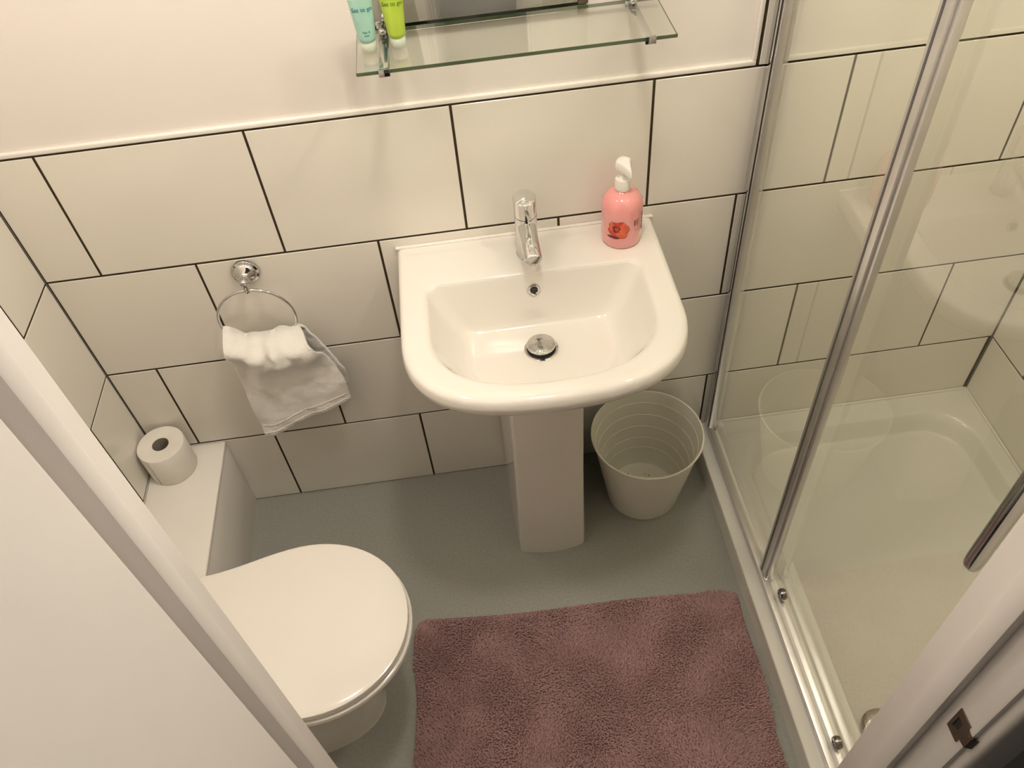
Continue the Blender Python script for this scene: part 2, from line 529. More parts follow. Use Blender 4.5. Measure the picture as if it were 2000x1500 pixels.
# ------------------------------------------------------------------ washbasin
CX = 1.0455
def bring(hw, yb, ys, yf, p1, p2, z, rb=0.004, zf=None, cx=CX):
    """basin outline: straight back, short sides, bowed front; same point count for every size"""
    pts = []
    half = []
    for i in range(8):
        half.append((hw * 0.98 * i / 8 * (1 - rb / hw), yb))
    for i in range(7):
        a = math.pi / 2 * i / 6
        half.append((hw - rb + rb * math.sin(a), yb - rb + rb * math.cos(a)))
    for i in range(1, 6):
        half.append((hw, yb - rb + (ys - yb + rb) * i / 6))
    P = [(hw, ys), (hw, p1), (p2, yf), (0, yf)]
    for i in range(25):
        t = i / 24
        b = [(1 - t) ** 3, 3 * t * (1 - t) ** 2, 3 * t * t * (1 - t), t ** 3]
        half.append((sum(b[k] * P[k][0] for k in range(4)), sum(b[k] * P[k][1] for k in range(4))))
    full = half + [(-x, y) for x, y in half[-2:0:-1]]
    out = []
    for x, y in full:
        zz = z if zf is None else z + (zf - z) * min(1, max(0, (yb - y) / (yb - yf)))
        out.append(Vector((cx + x, y, zz)))
    return out

basin = Thing('wash_basin', 'white ceramic pedestal wash basin with a bowed front', 'basin', (CX, -0.2, 0))
outer = [bring(0.090, -0.001, -0.15, -0.300, -0.27, 0.06, 0.700),
         bring(0.175, -0.001, -0.20, -0.385, -0.34, 0.10, 0.745),
         bring(0.248, -0.001, -0.265, -0.452, -0.405, 0.165, 0.785),
         bring(0.279, -0.001, -0.285, -0.486, -0.432, 0.185, 0.812),
         bring(0.2865, -0.001, -0.29, -0.497, -0.440, 0.19, 0.834),
         bring(0.2865, -0.001, -0.29, -0.497, -0.440, 0.19, 0.846),
         bring(0.2835, -0.001, -0.29, -0.492, -0.436, 0.188, 0.8565),
         bring(0.276, -0.001, -0.285, -0.482, -0.428, 0.182, 0.8615),
         bring(0.266, -0.010, -0.28, -0.471, -0.42, 0.175, 0.8620, 0.01),
         bring(0.248, -0.090, -0.28, -0.465, -0.414, 0.162, 0.8620, 0.02),
         bring(0.236, -0.134, -0.28, -0.456, -0.405, 0.150, 0.8612, 0.024),
         bring(0.229, -0.1405, -0.285, -0.449, -0.398, 0.147, 0.858, 0.026),
         bring(0.224, -0.144, -0.285, -0.444, -0.393, 0.143, 0.851, 0.028),
         bring(0.207, -0.153, -0.285, -0.425, -0.377, 0.13, 0.815, 0.030),
         bring(0.184, -0.164, -0.285, -0.402, -0.360, 0.115, 0.772, 0.030),
         bring(0.168, -0.171, -0.285, -0.386, -0.350, 0.105, 0.751, 0.028),
         bring(0.155, -0.178, -0.285, -0.373, -0.343, 0.095, 0.7425, 0.026),
         bring(0.143, -0.186, -0.285, -0.362, -0.335, 0.088, 0.7405, 0.024),
         bring(0.090, -0.205, -0.27, -0.330, -0.31, 0.055, 0.7395, 0.02),
         bring(0.040, -0.225, -0.255, -0.290, -0.28, 0.025, 0.739, 0.01)]
basin.add(loft('basin_bowl', catmull(outer, 3), CERAMIC, None, True, True, True, smooth=75))
basin.add(box('back_lip', (CX - 0.2885, CX + 0.2885, -0.0085, 0.0, 0.8600, 0.8665), SEAL, None, 0.0028, 3))

def ped_ring(hwb, hwf, yf, z, bow=0.012):
    pts = [(-hwb, -0.004)]
    n = 8
    for i in range(1, n):
        t = i / n
        pts.append((-hwb + (hwb - hwf) * t - 0.003 * math.sin(math.pi * t), -0.004 + (yf + 0.018 + 0.004) * t))
    for i in range(6):
        a = math.pi / 2 * i / 5
        pts.append((-hwf + 0.012 * (1 - math.cos(a)), yf + 0.018 - 0.016 * math.sin(a)))
    for i in range(1, 10):
        t = i / 10
        x = -hwf + 0.012 + (2 * hwf - 0.024) * t
        pts.append((x, yf + 0.002 - bow * math.sin(math.pi * t)))
    for i in range(6):
        a = math.pi / 2 * (1 - i / 5)
        pts.append((hwf - 0.012 * (1 - math.cos(a)), yf + 0.018 - 0.016 * math.sin(a)))
    for i in range(1, n):
        t = 1 - i / n
        pts.append((hwb - (hwb - hwf) * t + 0.003 * math.sin(math.pi * t), -0.004 + (yf + 0.018 + 0.004) * t))
    pts.append((hwb, -0.004))
    return [Vector((1.0375 + 0.010 * z + x, y, z)) for x, y in pts]
ped = [ped_ring(0.098, 0.090, -0.304, 0.0), ped_ring(0.098, 0.090, -0.303, 0.06), ped_ring(0.100, 0.0865, -0.300, 0.30),
       ped_ring(0.103, 0.0845, -0.300, 0.55), ped_ring(0.106, 0.0845, -0.303, 0.66), ped_ring(0.107, 0.085, -0.304, 0.715)]
basin.add(loft('pedestal', catmull(ped, 4), CERAMIC, None, True, True, True, smooth=50))

# overflow and waste
OV = Vector((1.0445, -0.1515, 0.8235))
oax = Vector((0, -0.97, 0.25)).normalized()
ov = basin.add(lathe('overflow', [(0.0085, 0.0002), (0.0085, 0.0026), (0.0105, 0.0036), (0.0128, 0.003), (0.0140, 0.0008), (0.0140, -0.003)], OV, CHROME, None, 32, axis=oax))
oh = lathe('overflow_hole_shade', [(0.0001, 0.0012), (0.009, 0.0012)], OV, DARK, None, 24, axis=oax)  # black disc in place of depth: painted shade of the overflow
sub(ov, oh)
WP = (1.0435, -0.2475, 0.739)
wst = basin.add(lathe('waste', [(0.031, 0.0008), (0.0355, 0.002), (0.037, 0.0008), (0.037, -0.002)], WP, CHROME, None, 40))
wd = lathe('waste_gap_shade', [(0.0001, 0.0012), (0.0312, 0.0012)], WP, DARK, None, 32)  # black disc painting the shade in the gap below the plug
pl = lathe('waste_plug', [(0.027, 0.0012), (0.0295, 0.0095), (0.0310, 0.0125), (0.0300, 0.0145), (0.022, 0.0168), (0.012, 0.0178), (0.0001, 0.0181)], WP, CHROME_W, None, 40)
for k in (wd, pl):
    sub(wst, k)

# ------------------------------------------------------------------ tap
tap = Thing('basin_tap', 'polished chrome mixer tap with a short angled spout on the basin', 'tap', (1.044, -0.076, 0.862))
TC = Vector((1.044, -0.076, 0.862))
R = 0.0235
n = 40
def cyl_cut(z0f, z1f, r):
    ra, rb = [], []
    for i in range(n):
        a = 2 * math.pi * i / n
        x, y = r * math.cos(a), r * math.sin(a)
        ra.append(TC + Vector((x, y, z0f(y))))
        rb.append(TC + Vector((x, y, z1f(y))))
    return ra, rb
# lower body and cap meet on a slanted joint; the cap top slopes a little to the front
a, b = cyl_cut(lambda y: 0.0, lambda y: 0.104 + 0.10 * y, R)
a2 = [TC + (p - TC) * 1.0 for p in a]
base0 = [Vector((TC.x + (p.x - TC.x) * 1.08, TC.y + (p.y - TC.y) * 1.08, TC.z)) for p in a]
base1 = [v + Vector((0, 0, 0.004)) for v in base0]
a3 = [v + Vector((0, 0, 0.005)) for v in a]
tap.add(loft('tap_body', [base0, base1, a3, b], CHROME, None, True, False, True, smooth=35))
a, b = cyl_cut(lambda y: 0.1055 + 0.10 * y, lambda y: 0.144 + 0.16 * y, R)
e = [TC + Vector(((p.x - TC.x) * 0.93, (p.y - TC.y) * 0.93, p.z - TC.z + 0.0015)) for p in b]
cap = tap.add(loft('tap_cap', [a, b, e], CHROME, None, True, True, True, smooth=35))
a, b = cyl_cut(lambda y: 0.1038 + 0.10 * y, lambda y: 0.1057 + 0.10 * y, R - 0.0012)
tap.add(loft('cap_joint', [a, b], DARK, None, True, False, False))
# spout: round bar leaning down and forward, cut vertically at its end
q0 = TC + Vector((0.0, -0.006, 0.084))
q1 = TC + Vector((0.002, -0.096, 0.058))
dirv = (q1 - q0).normalized()
sx = Vector((1, 0, 0))
sy = dirv.cross(sx).normalized()
rings = []
for s, k in ((0.0, 1.0), (0.5, 1.0), (0.965, 1.0), (1.0, 0.92)):
    c = q0 + (q1 - q0) * s
    rings.append([c + sx * 0.0186 * k * math.cos(2 * math.pi * i / n) + sy * 0.0165 * k * math.sin(2 * math.pi * i / n) for i in range(n)])
sp = tap.add(loft('spout', rings, CHROME, None, True, False, True, smooth=45))
ae = lathe('aerator', [(0.0095, -0.004), (0.0095, 0.004), (0.0001, 0.004)], q1 + Vector((0, 0.012, -0.0155)), CHROME_W, None, 20, axis=(0, -0.2, -1))
sub(sp, ae)
# slim lever on the cap
lv0 = TC + Vector((0.0, -0.020, 0.125))
lv = tube('lever', [lv0, lv0 + Vector((0.0012, -0.020, 0.004)), lv0 + Vector((0.0024, -0.040, 0.007))], [0.0042, 0.0036, 0.0032], CHROME, None, 16)
sub(cap, lv)
lk = lathe('lever_tip', [(0.0001, -0.005), (0.0035, -0.0042), (0.005, 0), (0.0035, 0.0042), (0.0001, 0.005)], lv0 + Vector((0.0026, -0.043, 0.0074)), CHROME, None, 18)
sub(cap, lk)

# ------------------------------------------------------------------ soap bottle
SBX, SBY, SBZ = 1.250, -0.066, 0.8625
soap = Thing('soap_bottle', 'pink liquid soap bottle with a white pump and a red rose print', 'bottle', (SBX, SBY, SBZ))
BR = 0.0428
prof = [(0.001, 0.0015), (0.035, 0.0), (0.0398, 0.002), (0.0418, 0.008), (BR, 0.02), (BR + 0.0005, 0.045), (BR + 0.0008, 0.075), (BR + 0.0006, 0.094), (BR - 0.0006, 0.102), (0.0385, 0.109), (0.0345, 0.1155), (0.0285, 0.1205), (0.021, 0.1240), (0.0155, 0.1258), (0.0135, 0.1285)]
soap.add(lathe('bottle_body', prof, (SBX, SBY, SBZ), SOAP, None, 56, smooth=60))
soap.add(lathe('bottle_neck', [(0.0132, 0.124), (0.0132, 0.136)], (SBX, SBY, SBZ), NECKM, None, 32))
col = soap.add(lathe('pump_collar', [(0.0135, 0.1305), (0.0168, 0.131), (0.0172, 0.135), (0.0170, 0.151), (0.0160, 0.154), (0.0095, 0.1555), (0.0080, 0.160), (0.0062, 0.1615)], (SBX, SBY, SBZ), WPLAS, None, 40, True, True))
soap.add(lathe('pump_stem', [(0.0050, 0.158), (0.0050, 0.176)], (SBX, SBY, SBZ), WPLAS, None, 20))
# pump head: a rounded teardrop that narrows into the nozzle pointing to the front
ndir = Vector((0.22, -0.975, 0)).normalized()
nside = Vector((0.975, 0.22, 0)).normalized()
hc = Vector((SBX, SBY, SBZ))
rings = []
for z, k, ln in ((0.174, 0.72, 0.70), (0.176, 0.92, 0.93), (0.182, 1.0, 1.0), (0.190, 0.98, 0.98), (0.195, 0.86, 0.90), (0.1975, 0.60, 0.70), (0.1985, 0.15, 0.2)):
    ring = []
    for i in range(40):
        t = 2 * math.pi * i / 40
        r0 = 0.0168 * k
        fwd, lat = r0 * math.cos(t), r0 * math.sin(t)
        if fwd > 0:
            s = (fwd / (r0 + 1e-9))
            fwd = fwd + 0.021 * ln * s ** 2.2
            lat = lat * (1 - 0.62 * s ** 0.9) if s > 0 else lat
            ring.append(hc + ndir * fwd + nside * lat + Vector((0, 0, z - 0.0045 * s ** 2)))
        else:
            ring.append(hc + ndir * fwd + nside * lat + Vector((0, 0, z)))
    rings.append(ring)
soap.add(loft('pump_head', catmull(rings, 2), WPLAS, None, True, True, True, smooth=60))

def on_bottle(name, poly, m, dr):
    """flat print on the round body: poly of (angle in deg from the front, height)"""
    bm = bmesh.new()
    c = [sum(p[0] for p in poly) / len(poly), sum(p[1] for p in poly) / len(poly)]
    def P(a, z):
        t = math.radians(a - 90)
        r = BR + 0.0008 + dr
        return (SBX + r * math.cos(t), SBY + r * math.sin(t), SBZ + z)
    K = 5
    N = len(poly)
    cv = bm.verts.new(P(*c))
    prev = None
    for k in range(1, K + 1):
        ring = [bm.verts.new(P(c[0] + (p[0] - c[0]) * k / K, c[1] + (p[1] - c[1]) * k / K)) for p in poly]
        for i in range(N):
            j = (i + 1) % N
            if prev is None:
                bm.faces.new((cv, ring[i], ring[j]))
            else:
                bm.faces.new((prev[i], ring[i], ring[j], prev[j]))
        prev = ring
    return soap.add(from_bm(name, bm, m, None, smooth=80))
def blob(ca, cz, ra, rz, ph=0.0, amp=0.12, k=5, n=26, rot=0.0):
    out = []
    for i in range(n):
        t = 2 * math.pi * i / n
        r = 1 + amp * math.sin(k * t + ph)
        x, y = ra * r * math.cos(t), rz * r * math.sin(t)
        zs = ra / rz
        xr = x * math.cos(rot) - y * zs * math.sin(rot)
        yr = (x * math.sin(rot)) / zs + y * math.cos(rot)
        out.append((ca + xr, cz + yr))
    return out
fl = on_bottle('rose_print', blob(-21, 0.052, 30, 0.0225, 0.5, 0.09, 6), ROSE_R, 0.0002)
fl['label'] = 'red and orange rose printed on the front'
on_bottle('rose_petal', blob(-6, 0.057, 14, 0.0140, 1.2, 0.14, 4), ROSE_O, 0.0004)
on_bottle('rose_petal', blob(-12, 0.041, 16, 0.0085, 0.2, 0.12, 3, rot=0.3), ROSE_O, 0.0004)
on_bottle('rose_petal', blob(-40, 0.061, 9, 0.0115, 2.2, 0.15, 4), ROSE_O, 0.0004)
on_bottle('rose_heart', blob(-27, 0.0555, 10.5, 0.0078, 0.4, 0.2, 3), ROSE_D, 0.0006)
on_bottle('rose_heart', blob(-26, 0.056, 6.0, 0.0046, 0.4, 0.2, 3), ROSE_R, 0.0008)
on_bottle('rose_leaf', blob(-34, 0.0335, 18, 0.0036, 0.4, 0.15, 2, rot=-0.5), ROSE_D, 0.0004)
for z, hgt, a0, wd_ in ((0.066, 0.0150, 24, 3.2),):
    on_bottle('print_bar', [(a0, z - hgt / 2), (a0 + wd_, z - hgt / 2), (a0 + wd_, z + hgt / 2), (a0, z + hgt / 2)], INK, 0.0003)
for z in (0.0715, 0.0675, 0.0635, 0.0595):
    on_bottle('print_bar', [(30, z), (38, z), (38, z + 0.0016), (30, z + 0.0016)], INK, 0.0003)
for z, hgt in ((0.076, 0.010), (0.060, 0.014), (0.042, 0.011)):
    on_bottle('print_bar', [(58, z - hgt / 2), (64, z - hgt / 2), (64, z + hgt / 2), (58, z + hgt / 2)], INK, 0.0003)

# ------------------------------------------------------------------ mirror, glass shelf
mir = Thing('wall_mirror', 'frameless wall mirror standing behind the glass shelf', 'mirror', (0.99, 0, 1.355))
mir.add(box('mirror_glass', (0.797, 1.187, 0.001, 0.0068, 1.338, 1.95), MIRROR, None, 0.0015))
for x in (0.8345, 1.180):
    c = mir.add(box('mirror_clip', (x - 0.009, x + 0.009, -0.0022, 0.0068, 1.3495, 1.366), BRASS, None, 0.001))

SZ = 1.348
shelf = Thing('glass_shelf', 'clear glass shelf on two flat chrome brackets below the mirror', 'shelf', (1.044, 0.0, SZ - 0.006))
gs = shelf.add(box('glass_pane', (0.774, 1.313, -0.1515, -0.004, SZ - 0.006, SZ), SHELFG, None))
for nm, b in (('pane_edge', (0.774, 1.313, -0.1523, -0.1516, SZ - 0.006, SZ)), ('pane_edge', (0.774, 1.313, -0.0039, -0.0032, SZ - 0.006, SZ)),
              ('pane_edge', (0.7733, 0.7739, -0.1515, -0.004, SZ - 0.0045, SZ - 0.0015)), ('pane_edge', (1.3131, 1.3137, -0.1515, -0.004, SZ - 0.0045, SZ - 0.0015))):
    k = box(nm, b, GEDGE)
    sub(gs, k)
for x in (0.820, 1.267):
    br = shelf.add(box('bracket', (x - 0.009, x + 0.009, -0.1535, 0.0068, SZ - 0.0095, SZ - 0.0065), CHROME, None, 0.0008))
    parts = [box('bracket_clip', (x - 0.0095, x + 0.0095, -0.1560, -0.1530, SZ - 0.0105, SZ + 0.0022), CHROME, None, 0.0008),
             box('bracket_clip', (x - 0.0095, x + 0.0095, -0.1560, -0.1490, SZ + 0.0004, SZ + 0.0022), CHROME, None, 0.0006),
             box('wall_plate', (x - 0.011, x + 0.011, -0.001, 0.0068, SZ - 0.016, SZ + 0.012), CHROME, None, 0.0015),
             lathe('screw_knob', [(0.006, 0.0002), (0.0072, 0.003), (0.0066, 0.0065), (0.003, 0.0082), (0.0001, 0.0086)], (x, -0.018, SZ), CHROME, None, 24)]
    for k in parts:
        sub(br, k)

# ------------------------------------------------------------------ toiletry tubes
def text_mesh(body, size):
    cu = bpy.data.curves.new('lettering', 'FONT')
    cu.body = body
    cu.size = size
    cu.align_x = 'CENTER'
    cu.offset = size * 0.012
    to = bpy.data.objects.new('lettering', cu)
    COL.objects.link(to)
    dg = bpy.context.evaluated_depsgraph_get()
    me = bpy.data.meshes.new_from_object(to.evaluated_get(dg))
    bpy.data.objects.remove(to)
    return me

def gel_tube(label, c, gel, ink, lines, rot):
    t = Thing('gel_tube', label, 'tube', c, group='small gel tubes on the glass shelf')
    t.o.rotation_euler = (0, 0, 0)
    cx, cy, cz = c
    t.add(lathe('tube_cap', [(0.001, 0.0003), (0.0118, 0.0003), (0.0128, 0.0015), (0.0135, 0.017), (0.0128, 0.0185), (0.001, 0.0188)], (cx, cy, cz), CLEARP, None, 32))
    ca, sa = math.cos(rot), math.sin(rot)
    def sec(h):
        s = (h - 0.019) / 0.098
        s = min(1, max(0, s))
        rx = 0.0150 + 0.0075 * s
        ry = 0.0145 * (1 - s) ** 0.9 + 0.0012
        if h < 0.022:
            rx *= 0.88
            ry *= 0.88
        return rx, ry
    def ring(h):
        rx, ry = sec(h)
        return [Vector((cx + rx * math.cos(2 * math.pi * i / 36) * ca - ry * math.sin(2 * math.pi * i / 36) * sa,
                        cy + rx * math.cos(2 * math.pi * i / 36) * sa + ry * math.sin(2 * math.pi * i / 36) * ca, cz + h)) for i in range(36)]
    hs = [0.0188, 0.0205, 0.0225] + [0.0225 + 0.0035 * k for k in range(1, 20)]
    t.add(loft('tube_body', [ring(h) for h in hs], gel, None, True, True, True, smooth=70))
    hs2 = [hs[-1] + 0.0001 + 0.0055 * k for k in range(5)]
    t.add(loft('tube_crimp', [ring(h) for h in hs2], CLEARP, None, True, True, True, smooth=70))
    for body, h, size in lines:
        me = text_mesh(body, size)
        for v in me.vertices:
            x, hh = v.co.x, h + v.co.y
            rx, ry = sec(hh)
            u = max(-0.97, min(0.97, x / rx))
            yy = -ry * math.sqrt(1 - u * u) - 0.0004
            v.co = (cx + x * ca - yy * sa, cy + x * sa + yy * ca, cz + hh)
        t.add(link('lettering', me, ink))
    return t
gel_tube('turquoise gel tube standing on its cap, leftmost on the glass shelf', (0.797, -0.078, SZ + 0.0003), GEL_T, INK_T,
         [('Set to go', 0.070, 0.0093), ('Hair &', 0.036, 0.0048), ('body', 0.031, 0.0042)], 0.12)
gel_tube('lime green gel tube standing on its cap beside the turquoise one', (0.8475, -0.074, SZ + 0.0003), GEL_G, INK_G,
         [('Set to go', 0.072, 0.0093)], 0.05)

# ------------------------------------------------------------------ towel ring and towel
ring = Thing('towel_ring', 'round chrome towel ring fixed to the tiled wall', 'towel ring', (0.42, 0.0, 0.853))
RC = Vector((0.4215, 0.0, 0.853))
ring.add(lathe('wall_rosette', [(0.0305, -0.0005), (0.0315, 0.004), (0.0300, 0.008), (0.0255, 0.0095), (0.0245, 0.0125), (0.0200, 0.0165), (0.0125, 0.0205), (0.0080, 0.026), (0.0072, 0.034), (0.0090, 0.038), (0.0090, 0.044), (0.0060, 0.048), (0.0001, 0.049)], RC, CHROME, None, 40, True, axis=(0, -1, 0)))
ring.add(lathe('drop_post', [(0.0001, 0.004), (0.0058, 0.002), (0.0062, -0.004), (0.0050, -0.009), (0.0056, -0.016), (0.0064, -0.022), (0.0050, -0.028), (0.0001, -0.031)], RC + Vector((0, -0.041, -0.001)), CHROME, None, 24))
RR = 0.0855
RCEN = RC + Vector((-0.002, -0.041, -0.022 - RR))
ring.add(tube('ring_bar', [RCEN + Vector((RR * math.cos(2 * math.pi * i / 72), 0.0, RR * math.sin(2 * math.pi * i / 72))) for i in range(72)], 0.0034, CHROME, None, 12, True))

def smooth(a, b, x):
    t = min(1, max(0, (x - a) / (b - a)))
    return t * t * (3 - 2 * t)
NU, NV = 76, 110
grid = []
for j in range(NV + 1):
    v = -1 + 2 * j / NV          # -1 front hem, 0 over the ring, 1 back hem
    row = []
    for i in range(NU + 1):
        u = -1 + 2 * i / NU
        s = abs(v)
        front = v < 0
        s2 = smooth(0.0, 1.0, s)
        # half width, centre and drop along the length
        left = 0.084 + 0.004 * smooth(0.0, 0.5, s)
        right = 0.083 + (0.074 * min(1.0, s / 0.75) ** 0.62 if front else 0.073 * min(1.0, s / 0.8) ** 0.9)
        x = 0.4205 + (left if u < 0 else right) * u
        ztop = 0.705 + 0.024 * u * u - 0.010 * u + 0.008 * math.sin(3.4 * u + 0.9)
        hem = (0.372 + 0.020 * (u + 1) + 0.0165 * (u + 1) ** 2) if front else (0.392 + 0.020 * (u + 1) + 0.0165 * (u + 1) ** 2)
        z = ztop + (hem - ztop) * (s ** 1.15)
        # forward bulge of the gathered top, deeper in the middle, then a hang closer to the wall
        reach = 0.19 + 0.05 * math.sin(2.6 * u + 0.4) + 0.03 * noise.noise(Vector((u * 2.3, 4.0, 1.0)))
        if front:
            bul = 0.052 * math.exp(-(abs(s - 0.75 * reach) / (0.85 * reach)) ** 2.4) * (1 - 0.35 * u * u)
            y = -0.046 - 0.020 * smooth(0, 0.10, s) - bul - 0.012 * s
        else:
            y = -0.046 + 0.012 * smooth(0, 0.14, s) - 0.006 * s
        # loose creases gather at the ring and fan out
        gat = math.exp(-(s / 0.30) ** 2)
        fa = (0.0055 * gat + 0.0035) if front else (0.003 * gat + 0.003)
        ph = 2.5 * noise.noise(Vector((u * 1.7, s * 3.0, 2.0)))
        y -= fa * math.sin(4.3 * u + 1.3 + 2.6 * s + ph) + 0.45 * fa * math.sin(10 * u - 4.0 * s + 1.7 * ph)
        if front:
            y -= 0.010 * gat * noise.noise(Vector((x * 34 + 3, z * 34, 6.0)))
        nz = noise.noise(Vector((x * 22, z * 22, 3.0 if front else 9.0)))
        nz2 = noise.noise(Vector((x * 60, z * 60, 1.0 if front else 7.0)))
        y -= (0.009 * nz * (0.35 + gat) if front else 0.003 * nz) + 0.002 * nz2
        z += 0.006 * gat * noise.noise(Vector((u * 3, v * 6, 5)))
        y = min(y, -0.010)
        row.append(Vector((x, y, z)))
    grid.append(row)
bm = bmesh.new()
gv = [[bm.verts.new(p) for p in r] for r in grid]
for j in range(NV):
    for i in range(NU):
        bm.faces.new((gv[j][i], gv[j][i + 1], gv[j + 1][i + 1], gv[j + 1][i]))
tw = Thing('hand_towel', 'white cotton hand towel bunched through the chrome ring', 'towel', (0.43, -0.06, 0.37))
cloth = tw.add(from_bm('towel_cloth', bm, TOWEL, None, smooth=90))
md = cloth.modifiers.new('thick', 'SOLIDIFY')
md.thickness = 0.006
md.offset = 0.0
# woven band near the front hem
for v0 in (-0.90, -0.965):
    pts = []
    jj = (v0 + 1) / 2 * NV
    j0 = int(jj)
    for i in range(2, NU - 1):
        p = grid[j0][i].lerp(grid[j0 + 1][i], jj - j0)
        pts.append(p + Vector((0, -0.0036, 0)))
    tw.add(tube('hem_band', pts, 0.0014, TOWEL, None, 6))

# ------------------------------------------------------------------ toilet roll
roll = Thing('toilet_roll', 'white toilet roll standing on the boxing in the corner', 'toilet roll', (0.0635, -0.068, 0.287))
c = (0.0635, -0.068, 0.2873)
rp = [(0.0215, 0.0005), (0.0590, 0.0), (0.0603, 0.0015), (0.0606, 0.050), (0.0603, 0.0985), (0.0590, 0.1002), (0.0225, 0.1000), (0.0215, 0.0995)]
roll.add(lathe('paper_roll', rp, c, PAPER, None, 64, smooth=50, closed_prof=True))
roll.add(lathe('card_core', [(0.0213, 0.0008), (0.0213, 0.0990), (0.0204, 0.0990), (0.0204, 0.0008)], c, CARD, None, 40, closed_prof=True))
sh = []
for k in range(14):
    a = math.radians(205 + k * 3.2)
    r = 0.0607 + 0.0012 * (k / 13) ** 2
    sh.append((c[0] + r * math.cos(a), c[1] + r * math.sin(a)))
bm = bmesh.new()
ra = [bm.verts.new((x, y, c[2] + 0.001)) for x, y in sh]
rb = [bm.verts.new((x, y, c[2] + 0.0995)) for x, y in sh]
for i in range(13):
    bm.faces.new((ra[i], ra[i + 1], rb[i + 1], rb[i]))
roll.add(from_bm('loose_sheet', bm, PAPER, None, smooth=80))

# ------------------------------------------------------------------ toilet
TY = -0.652
def egg(xb, xm, xf, hwb, hwm, z, n=72, cy=TY):
    """outline of pan, seat and lid: rounded front, slightly waisted back"""
    pts = []
    nb = 10
    k = n // 2 - nb
    half = []
    for i in range(k + 1):
        t = i / k
        if t < 0.62:
            a = (math.pi / 2) * t / 0.62
            half.append((xm + (xf - xm) * math.cos(a), hwm * math.sin(a) ** 0.97))
        else:
            s = (t - 0.62) / 0.38
            half.append((xm + (xb - xm) * s, hwm + (hwb - hwm) * smooth(0, 1, s)))
    for i in range(1, nb + 1):
        half.append((xb - 0.006 * math.sin(math.pi / 2 * i / nb), hwb * (1 - i / nb)))
    full = [(x, y) for x, y in half] + [(x, -y) for x, y in half[-2:0:-1]]
    return [Vector((x, cy + y, z)) for x, y in full]

toilet = Thing('toilet', 'white toilet with a closed oval lid beside the door frame', 'toilet', (0.40, TY, 0))
pan = [egg(0.205, 0.36, 0.568, 0.105, 0.118, 0.0), egg(0.205, 0.36, 0.566, 0.104, 0.117, 0.03), egg(0.203, 0.37, 0.566, 0.102, 0.118, 0.14),
       egg(0.202, 0.40, 0.582, 0.110, 0.132, 0.24), egg(0.202, 0.44, 0.622, 0.128, 0.158, 0.32), egg(0.202, 0.47, 0.664, 0.142, 0.180, 0.372),
       egg(0.202, 0.475, 0.672, 0.146, 0.185, 0.386), egg(0.204, 0.475, 0.668, 0.144, 0.182, 0.3930)]
toilet.add(loft('pan', catmull(pan, 4), CERAMIC, None, True, True, True, smooth=60))
st = [egg(0.232, 0.480, 0.692, 0.146, 0.190, 0.3935), egg(0.230, 0.480, 0.6975, 0.149, 0.1945, 0.3955), egg(0.230, 0.480, 0.6990, 0.150, 0.1960, 0.4025), egg(0.230, 0.480, 0.6975, 0.149, 0.1945, 0.4095), egg(0.232, 0.480, 0.692, 0.147, 0.190, 0.4115)]
toilet.add(loft('seat', st, SEAT, None, True, True, True, smooth=50))
ld = [egg(0.234, 0.480, 0.6880, 0.145, 0.1870, 0.4150), egg(0.232, 0.480, 0.6920, 0.148, 0.1905, 0.4160), egg(0.232, 0.480, 0.6930, 0.1485, 0.1915, 0.4180), egg(0.232, 0.480, 0.6930, 0.1485, 0.1915, 0.4335),
      egg(0.2325, 0.480, 0.6922, 0.148, 0.1908, 0.4347), egg(0.234, 0.480, 0.6898, 0.1465, 0.1888, 0.4354)]
for k, z in ((0.97, 0.4361), (0.92, 0.4369), (0.84, 0.4378), (0.72, 0.4387), (0.55, 0.4395), (0.35, 0.4400), (0.15, 0.4402), (0.05, 0.4403)):
    ld.append([Vector((0.455 + (p.x - 0.455) * k, TY + (p.y - TY) * k, z)) for p in egg(0.234, 0.480, 0.6895, 0.1465, 0.1885, z)])
toilet.add(loft('lid', ld, SEAT, None, True, True, True, smooth=38))
for yy in (-0.072, 0.072):
    toilet.add(lathe('hinge', [(0.0001, -0.026), (0.010, -0.0255), (0.0105, 0.0255), (0.0001, 0.026)], (0.221, TY + yy, 0.4225), CHROME, None, 20, axis=(0, 1, 0)))
cs = box('cistern', (0.004, 0.186, TY - 0.172, TY + 0.170, 0.400, 0.775), CERAMIC, None, 0.022, 5)
toilet.add(cs)
cl = toilet.add(box('cistern_lid', (0.003, 0.192, TY - 0.178, TY + 0.176, 0.777, 0.805), CERAMIC, None, 0.009, 4))
fb = lathe('flush_button', [(0.022, 0.0), (0.022, 0.004), (0.019, 0.006), (0.0001, 0.0065)], (0.098, TY, 0.8048), CHROME, None, 32)
sub(cl, fb)
toilet.add(box('pan_shelf', (0.1905, 0.240, TY - 0.14, TY + 0.14, 0.330, 0.3995), CERAMIC, None, 0.008, 3))

